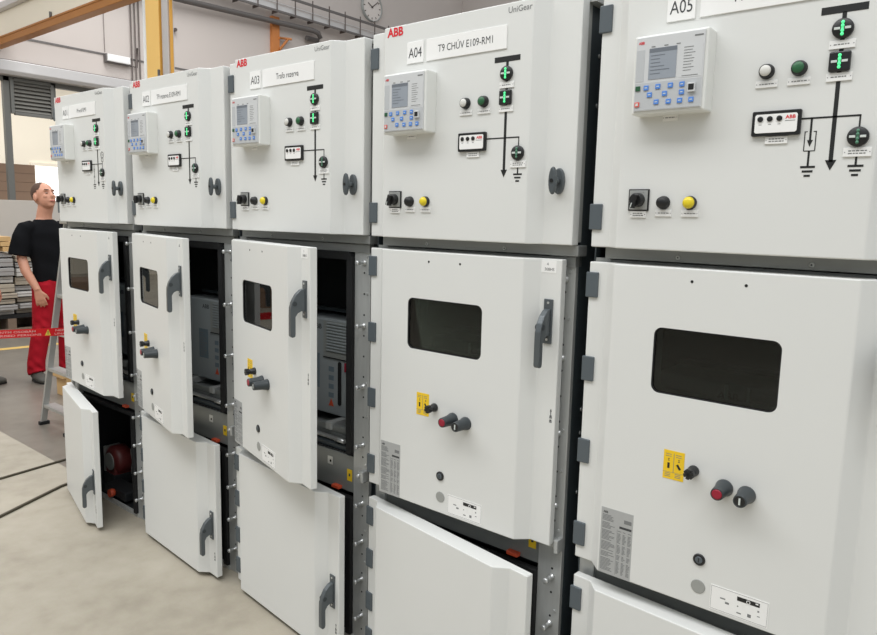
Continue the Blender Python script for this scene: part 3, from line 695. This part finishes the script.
tag(mk('board', G().box(-.03, .03, -.35, 1.0, 0, 1.7, 'board', .004).box(.03, .034, -.25, -.17, 1.25, 1.45, 'label_white'), None, (-7.6, 2.35, 0)), 'upright pale grey board with a paper note behind the man', 'board')
tag(mk('plank_upright', G().box(-.03, .03, -.05, .05, 0, 1.68, 'wood', .004), None, (-7.5, 1.95, 0)), 'upright wooden plank at the left edge beside the grey board', 'plank')
def carton(x, y, z, w, d, h, lab, m='carton'):
    r = empty('carton', (x, y, z), lab, 'box', 'brown cartons behind the glazed screen')
    mk('box_body', G().box(-d / 2, d / 2, -w / 2, w / 2, 0, h, m, .006), r); mk('packing_tape', G().box(d / 2, d / 2 + .002, -w / 2, w / 2, h * .48, h * .53, 'carton_tape').box(d / 2 - .001, d / 2 + .002, -.002, .002, 0, h, 'carton_tape'), r)
for zz, h, lab in ((1.19, .53, 'lower brown carton right of the grey window post'), (1.722, .345, 'middle brown carton right of the grey window post'), (2.069, .33, 'top brown carton right of the grey window post')):
    carton(-11.2, 3.59, zz, .72, .8, h, lab)
for zz, h, lab in ((1.19, .56, 'lower brown carton left of the grey window post'), (1.752, .345, 'middle brown carton left of the grey window post'), (2.099, .31, 'top brown carton left of the grey window post')):
    carton(-11.2, 2.75, zz, .92, .8, h, lab, 'carton_light' if zz < 1.5 else 'carton')
tb = empty('storage_rack', (-11.2, 3.1, 0), 'low rack carrying the brown cartons behind the glazed screen', 'rack')
mk('shelf', G().box(-.5, .5, -.9, .9, 1.15, 1.189, 'frame_grey', .004), tb)
for x in (-.45, .45):
    for y in (-.85, .85): mk('upright', G().box(x - .03, x + .03, y - .03, y + .03, 0, 1.15, 'frame_grey', .004), tb)
for n, (x, y, zz) in enumerate(((-8.2, -1.2, .0), (-8.2, -1.2, .522), (-7.8, -2.0, 0.))):
    carton(x, y, zz, .7, .8, .52, ['lower carton of the pair mirrored in the middle door window of cabinet A03', 'upper carton of the pair mirrored in the middle door window of cabinet A03', 'single carton beside the mirrored pair, out of the frame'][n])

tag(mk('floor_marking', G().box(-.06, .06, -1.2, 1.4, 0, .002, 'yellow_line'), None, (-5.0, .8, 0), (0, 0, R(-6))), 'yellow marking line painted across the dark floor behind the man', 'floor marking')
for pts, lab in (([(-.66, -.9, .006), (-.69, -.2, .006), (-.745, .16, .006), (-.8, .5, .006)], 'thin dark cable on the concrete floor, the farther of two'), ([(.12, -.85, .008), (-.115, -.4, .008), (-.31, -.02, .008), (-.4, .3, .008)], 'thin dark cable on the concrete floor ending under the open bottom door')):
    tag(mk('floor_cable', G().tube(pts, .0075, 'floor_cable')), lab, 'cable', 'cables on the floor')

# barrier tape: a red ribbon along y in front of the man
bt = empty('barrier_tape', (-1.0, 0, .808), 'red barrier tape with white lettering and yellow triangle stretched at knee height', 'barrier tape'); bt.rotation_euler = (R(-3.5), 0, 0)
mk('ribbon', G().box(-.0006, .0006, -1.4, 1.35, -.026, .026, 'tape_red'), bt)
tx = G()
for y in (-.66, -.02, .47):
    tx.text('NEPOVOLANÝM OSOBÁM', y - .015, .0105, .013, 'tape_text', .0012, .37, .01, face='+x'); tx.text('UNAUTHORISED PERSONS', y, -.0115, .013, 'tape_text', .0012, .41, .01, face='+x')
mk('tape_lettering', tx, bt)
for y in (-.33, .225): mk('warning_triangle', M('tri', lambda: G().prism([(-.018, -.02), (.018, -.02), (0, .02)], 'x', .0006, .0012, 'sign_yellow').box(.0012, .0014, -.002, .002, -.009, .008, 'knob_black').box(.0012, .0014, -.002, .002, -.015, -.011, 'knob_black').mesh('warning_triangle')), bt, (0, y, 0))

# step ladder
ld = empty('step_ladder', (-1.67, .405, 0), 'aluminium step ladder standing between the man and cabinet A01', 'ladder')
def rail(x, y0, y1, h, n, m='alu'):
    s = (y1 - y0) / h
    return mk(n, G().prism([(y0 - .012, 0), (y0 + .03, 0), (y1 + .03, h), (y1 - .012, h)], 'x', x, x + .022, m, .002), ld)
for x in (0, .42):
    r = rail(x, 0, .24, 1.5, 'front_rail'); mk('rubber_foot', G().box(x - .006, x + .03, -.02, .05, -.0, .025, 'rubber', .004), r)
    r = rail(x, .75, .3, 1.5, 'rear_rail'); mk('rubber_foot', G().box(x - .006, x + .03, .73, .8, 0, .025, 'rubber', .004), r)
for j in range(5):
    zz = .14 + j * .27; mk('step', M('step', lambda: G().box(.022, .42, -.02, .06, -.012, .012, 'alu', .003).mesh('step')), ld, (0, zz * .16 + .012, zz))
mk('top_platform', G().box(-.01, .452, .2, .36, 1.48, 1.52, 'alu', .005), ld)
wb = empty('wooden_trestle', (-2.4, .985, 0), 'small pale wooden block frame behind the ladder near cabinet A01', 'wooden frame')
mk('top_board', G().box(-.1, .1, -.16, .5, .165, .2, 'wood', .004, Matrix.Rotation(R(0), 4, 'X')), wb); mk('support_block', G().box(-.1, .1, -.13, -.06, .0, .165, 'wood', .004), wb); mk('support_block', G().box(-.1, .1, .4, .48, 0, .165, 'wood', .004), wb)

# ------------------------------------------------------------------ person
def loft(g, pts, rad, n=16, m='skin', up=(0, -1, 0)):
    """elliptical tube: pts 3-D, rad (side radius, front radius)"""
    pts = [Vector(p) for p in pts]; vs = []; fs = []
    for i, p in enumerate(pts):
        d = (pts[min(i + 1, len(pts) - 1)] - pts[max(i - 1, 0)]).normalized()
        f = Vector(up); f = (f - d * f.dot(d)).normalized(); s = d.cross(f)
        a, b = rad[i] if isinstance(rad[i], tuple) else (rad[i], rad[i])
        for j in range(n):
            t = 2 * math.pi * j / n; vs.append(p + s * math.cos(t) * a + f * math.sin(t) * b)
    for i in range(len(pts) - 1):
        for j in range(n): fs.append([i * n + j, i * n + (j + 1) % n, (i + 1) * n + (j + 1) % n, (i + 1) * n + j])
    fs.append(list(range(n))[::-1]); fs.append([(len(pts) - 1) * n + j for j in range(n)])
    g.add(vs, fs, m, True)
def ball(g, c, r, m='skin', M=None, n=16):
    bm = bmesh.new(); bmesh.ops.create_uvsphere(bm, u_segments=n, v_segments=n // 2 + 2, radius=1)
    T = Matrix.Translation(c) @ Matrix.Diagonal((*r, 1)); bm.transform((M or Matrix.Identity(4)) @ T); g.bm(bm, m, True)
def fuse(g, name, vox, sm=2, m=None):
    me = g.mesh(name); o = bpy.data.objects.new(name, me); COL.objects.link(o)
    r = o.modifiers.new('r', 'REMESH'); r.mode = 'VOXEL'; r.voxel_size = vox; r.use_smooth_shade = True
    if sm: s = o.modifiers.new('s', 'SMOOTH'); s.factor = .5; s.iterations = sm
    dg = bpy.context.evaluated_depsgraph_get(); out = bpy.data.meshes.new_from_object(o.evaluated_get(dg)); out.name = name
    bpy.data.objects.remove(o)
    out.materials.clear(); out.materials.append(MATS[m or g.mats[0]]); out.polygons.foreach_set('material_index', [0] * len(out.polygons)); out.polygons.foreach_set('use_smooth', [True] * len(out.polygons))
    return out
HM = Matrix.Translation((.045, -.02, 1.575)) @ Matrix.Rotation(R(9), 4, 'Z') @ Matrix.Rotation(R(-15), 4, 'X') @ Matrix.Translation((0, -.03, .12)) @ Matrix.Scale(1.07, 4)
def build_person_meshes():
    b = G()
    loft(b, [(.09, .0, .86), (.09, 0, .98), (.08, 0, 1.1), (.065, 0, 1.26), (.05, .005, 1.4), (.045, .01, 1.47), (.045, .01, 1.5)], [(.15, .105), (.135, .1), (.135, .095), (.15, .1), (.15, .09), (.1, .075), (.06, .06)], 20)
    loft(b, [(.045, .015, 1.45), (.05, .005, 1.54), (.06, -.015, 1.62)], [.07, .063, .064])
    # right arm hanging, hand in front of the thigh; left arm bent
    loft(b, [(-.09, .01, 1.43), (-.13, .01, 1.39), (-.155, .01, 1.27), (-.17, .0, 1.14), (-.165, -.05, 1.03), (-.125, -.12, .9), (-.115, -.14, .86)], [.05, .056, .047, .042, .042, .031, .028])
    loft(b, [(.18, .01, 1.43), (.22, .01, 1.39), (.25, .02, 1.26), (.28, .04, 1.13), (.3, -.02, 1.02), (.3, -.1, .93), (.3, -.12, .9)], [.05, .056, .047, .042, .042, .031, .028])
    def hand(w, d, side, nrm):
        w = Vector(w); d = Vector(d).normalized(); n = Vector(nrm).normalized(); n = (n - d * n.dot(d)).normalized(); s = d.cross(n) * side
        loft(b, [w - d * .02, w + d * .03, w + d * .075, w + d * .095], [(.026, .018), (.037, .017), (.042, .015), (.038, .012)], 12, up=n)
        for q, (o, L) in enumerate(((.031, .068), (.0105, .078), (-.0105, .074), (-.031, .058))):
            p = w + d * .085 + s * o; loft(b, [p, p + d * L * .45 - n * .004 + s * o * .15, p + d * L * .75 - n * .016 + s * o * .2, p + d * L - n * .032 + s * o * .2], [.0105, .0098, .009, .0075], 8, up=n)
        p = w + d * .03 + s * .03; loft(b, [p, p + d * .03 + s * .022 - n * .006, p + d * .058 + s * .03 - n * .016, p + d * .075 + s * .03 - n * .024], [.013, .012, .0105, .008], 8, up=n)
    hand((-.115, -.14, .86), (.2, -.06, -1), -1, (-.5, -.85, 0)); hand((.3, -.12, .9), (-.05, -.3, -1), 1, (.6, -.8, 0))
    # legs
    loft(b, [(.01, 0, .9), (-.01, -.01, .7), (-.04, -.02, .5), (-.07, .0, .3), (-.09, .02, .09)], [.085, .08, .058, .056, .038]); loft(b, [(.17, 0, .9), (.19, -.01, .7), (.2, -.02, .5), (.2, .0, .3), (.2, .02, .09)], [.085, .08, .058, .056, .038])
    # head: skull, jaw, nose, brow, ears
    ball(b, (0, .012, .02), (.076, .097, .1), M=HM, n=24); ball(b, (0, -.025, -.035), (.062, .07, .078), M=HM, n=20); ball(b, (0, -.06, -.088), (.03, .026, .024), M=HM)
    hb = G(); loft(hb, [(0, -.08, .024), (0, -.092, 0), (0, -.102, -.024), (0, -.092, -.034)], [.009, .012, .0155, .012], 10, up=(0, -1, .2)); b.add([HM @ Vector(v) for v in hb.v], hb.f, 'skin', True)
    ball(b, (0, -.074, .03), (.052, .018, .012), M=HM); ball(b, (.035, -.068, -.02), (.02, .018, .018), M=HM); ball(b, (-.035, -.068, -.02), (.02, .018, .018), M=HM); ball(b, (0, -.085, -.06), (.026, .012, .014), M=HM)
    for s in (-1, 1): ball(b, (s * .078, .012, -.012), (.01, .02, .032), M=HM)
    body = fuse(b, 'body', .0065, 2)
    h = G(); ball(h, (0, .02, .03), (.0795, .094, .0945), 'hair', HM, 32)
    bm = bmesh.new(); me = h.mesh('h'); bm.from_mesh(me); inv = HM.inverted()
    kill = [f for f in bm.faces if (lambda c: c.z < .068 - (c.y + .06) * .62 or c.z < -.04)(inv @ f.calc_center_median())]
    bmesh.ops.delete(bm, geom=kill, context='FACES'); hair = bpy.data.meshes.new('hair'); bm.to_mesh(hair); bm.free(); hair.materials.append(MATS['hair']); hair.polygons.foreach_set('use_smooth', [True] * len(hair.polygons))
    s = G()
    loft(s, [(.09, 0, .93), (.09, -.004, .99), (.08, -.004, 1.1), (.066, 0, 1.24), (.053, .005, 1.37), (.047, .01, 1.45), (.046, .01, 1.492)], [(.172, .128), (.168, .126), (.163, .12), (.168, .122), (.168, .112), (.125, .095), (.078, .076)], 28, 'shirt')
    for sx, cx in ((-1, .045), (1, .055)):
        loft(s, [(cx + sx * .1, .01, 1.425), (cx + sx * .165, .01, 1.405), (cx + sx * .2, .01, 1.33), (cx + sx * .218, .012, 1.24), (cx + sx * .232, .012, 1.165)], [.06, .072, .078, .082, .087], 20, 'shirt')
    shirt = fuse(s, 'shirt', .009, 3)
    t = G()
    loft(t, [(.09, 0, 1.0), (.09, 0, .92), (.09, 0, .84)], [(.155, .12), (.165, .128), (.168, .122)], 24, 'trousers')
    for ax, kx, fx in ((.01, -.035, -.09), (.17, .2, .2)):
        m = (ax + kx) / 2
        loft(t, [(ax, 0, .9), (ax, -.005, .8), (m, -.012, .66), (kx, -.02, .5), ((kx + fx) / 2, -.0, .34), (fx, .015, .17), (fx, .015, .1), (fx, .005, .075)], [(.1, .118), (.1, .118), (.09, .106), (.079, .09), (.075, .084), (.072, .082), (.075, .086), (.073, .088)], 24, 'trousers')
    rnd = random.Random(5)
    trousers = fuse(t, 'trousers', .009, 3)
    for v in trousers.vertices:
        x, y, z = v.co; w = max(0, 1 - abs(z - .5) / .14) + max(0, 1 - abs(z - .14) / .12) + .25; k = w * (.007 * math.sin(z * 60 + x * 50 + y * 20) * math.sin(y * 34 - x * 26 + 1)); v.co = (x + k * (.5 if y > 0 else 1), y + k, z)
    for v in shirt.vertices:
        x, y, z = v.co; k = .006 * math.sin(z * 22 + x * 40) * math.sin(x * 24 - z * 12); v.co = (x, y + k, z)
    sh = G()
    bmx = [(0, .08, .05), (0, .05, .055), (0, -.02, .055), (0, -.09, .045), (0, -.15, .035), (0, -.185, .028)]
    loft(sh, bmx, [(.03, .04), (.04, .052), (.046, .05), (.05, .04), (.046, .03), (.024, .018)], 16, 'shoe', up=(0, 0, 1)); loft(sh, [(0, .03, .05), (0, .03, .12)], [(.05, .05), (.05, .055)], 14, 'shoe')
    shoe = fuse(sh, 'shoe', .007, 2)
    so = G()
    o = [(.03 * 0 + .04 * math.cos(a) * (1 if math.sin(a) > 0 else 1.22), (.085 if math.sin(a) > 0 else .19) * math.sin(a)) for a in [2 * math.pi * i / 24 for i in range(24)]]
    so.prism(o, 'z', 0, .022, 'sole', .004)
    return body, hair, shirt, trousers, shoe, so.mesh('sole')
PB = build_person_meshes()
def person(loc, rz, label):
    r = empty('person', loc, label, 'person', None, rz)
    b = mk('body', PB[0], r); mk('hair', PB[1], r); sh = mk('shirt', PB[2], r, label='black short sleeved t-shirt'); t = mk('trousers', PB[3], r, label='red work trousers')
    mk('pocket_stripe', M('stripe', lambda: G().box(-.0, .004, -.02, .02, -.03, .03, 'reflective').box(0, .004, .02, .05, .02, .03, 'reflective').mesh('pocket_stripe')), t, (.13, -.13, .8), (0, 0, R(-75)))
    for s in (-1, 1):
        e = mk('eye', M('eye', lambda: G().lathe([(.0115, -.004), (.0115, .002), (.008, .0055), (.002, .0065)], (0, 0, 0), (0, -1, 0), 'eye_white', 14).lathe([(.005, .0062), (.003, .0072)], (0, 0, 0), (0, -1, 0), 'eye_dark', 10).mesh('eye')), r)
        e.matrix_local = HM @ Matrix.Translation((s * .031, -.0815, .006)) @ Matrix.Diagonal((1, 1, .5, 1))
        w = mk('eyebrow', M('brow', lambda: G().box(-.02, .02, -.004, .003, -.003, .003, 'hair', .002).mesh('eyebrow')), r); w.matrix_local = HM @ Matrix.Translation((s * .033, -.09, .034))
    l = mk('mouth', M('mouth', lambda: G().box(-.022, .022, -.004, .004, -.0055, .0055, 'lips', .003).mesh('mouth')), r); l.matrix_local = HM @ Matrix.Translation((0, -.0965, -.064))
    for x, y, a in ((-.09, .0, -5), (.2, .0, 25)):
        s = mk('shoe', PB[4], r, (x, y, 0), (0, 0, R(a))); mk('sole', PB[5], s)
    return r
person((-3.1, 1.017, 0), R(95), 'man in black t-shirt and red work trousers looking up at the cabinets')
person((-3.05, .42, 0), R(150), 'person mostly outside the left edge, only a dark shoe and red trousers showing')

# ------------------------------------------------------------------ camera, light
cam = bpy.data.cameras.new('camera'); co = bpy.data.objects.new('camera', cam); COL.objects.link(co); C.camera = co
yaw, pit, rol = -.684366778, -.135912299, .0235702091
ca, sa, cb_, sb, cc, sc = math.cos(yaw), math.sin(yaw), math.cos(pit), math.sin(pit), math.cos(rol), math.sin(rol)
f = Vector((sa * cb_, ca * cb_, sb)); r0 = Vector((ca, -sa, 0)); u0 = r0.cross(f); rr = r0 * cc + u0 * sc; uu = -r0 * sc + u0 * cc
mw = Matrix((rr, uu, -f)).transposed().to_4x4(); mw.translation = (3.79655, -1.637192, 1.58787); co.matrix_world = mw
cam.sensor_width = 36; cam.lens = 700.49 / 877 * 36; cam.shift_x = -1.705 / 877; cam.shift_y = -3.783 / 877; cam.clip_start = .02; cam.clip_end = 100

w = bpy.data.worlds.new('world'); C.world = w; w.use_nodes = True; nt = w.node_tree; bg = nt.nodes['Background']
bg.inputs[0].default_value = (.93, .97, 1, 1); bg.inputs[1].default_value = .72
def area(n, loc, size, power, rot=(0, 0, 0), col=(1, 1, 1)):
    l = bpy.data.lights.new(n, 'AREA'); l.shape = 'RECTANGLE'; l.size, l.size_y = size; l.energy = power; l.color = col
    o = bpy.data.objects.new(n, l); COL.objects.link(o); o.location = loc; o.rotation_euler = rot; return o
area('overhead_light', (1.0, -3.2, 7.5), (14, 2.6), 700); area('overhead_light', (-3, 4.5, 8.5), (14, 3), 800); area('overhead_light', (-12.5, 2, 4.9), (2, 12), 330)  # hall skylights; the last is an added lamp brightening the cream bay
C.view_settings.view_transform = 'Standard'; C.view_settings.look = 'None'; C.view_settings.gamma = 1; C.view_settings.use_curve_mapping = False; C.view_settings.exposure = .03
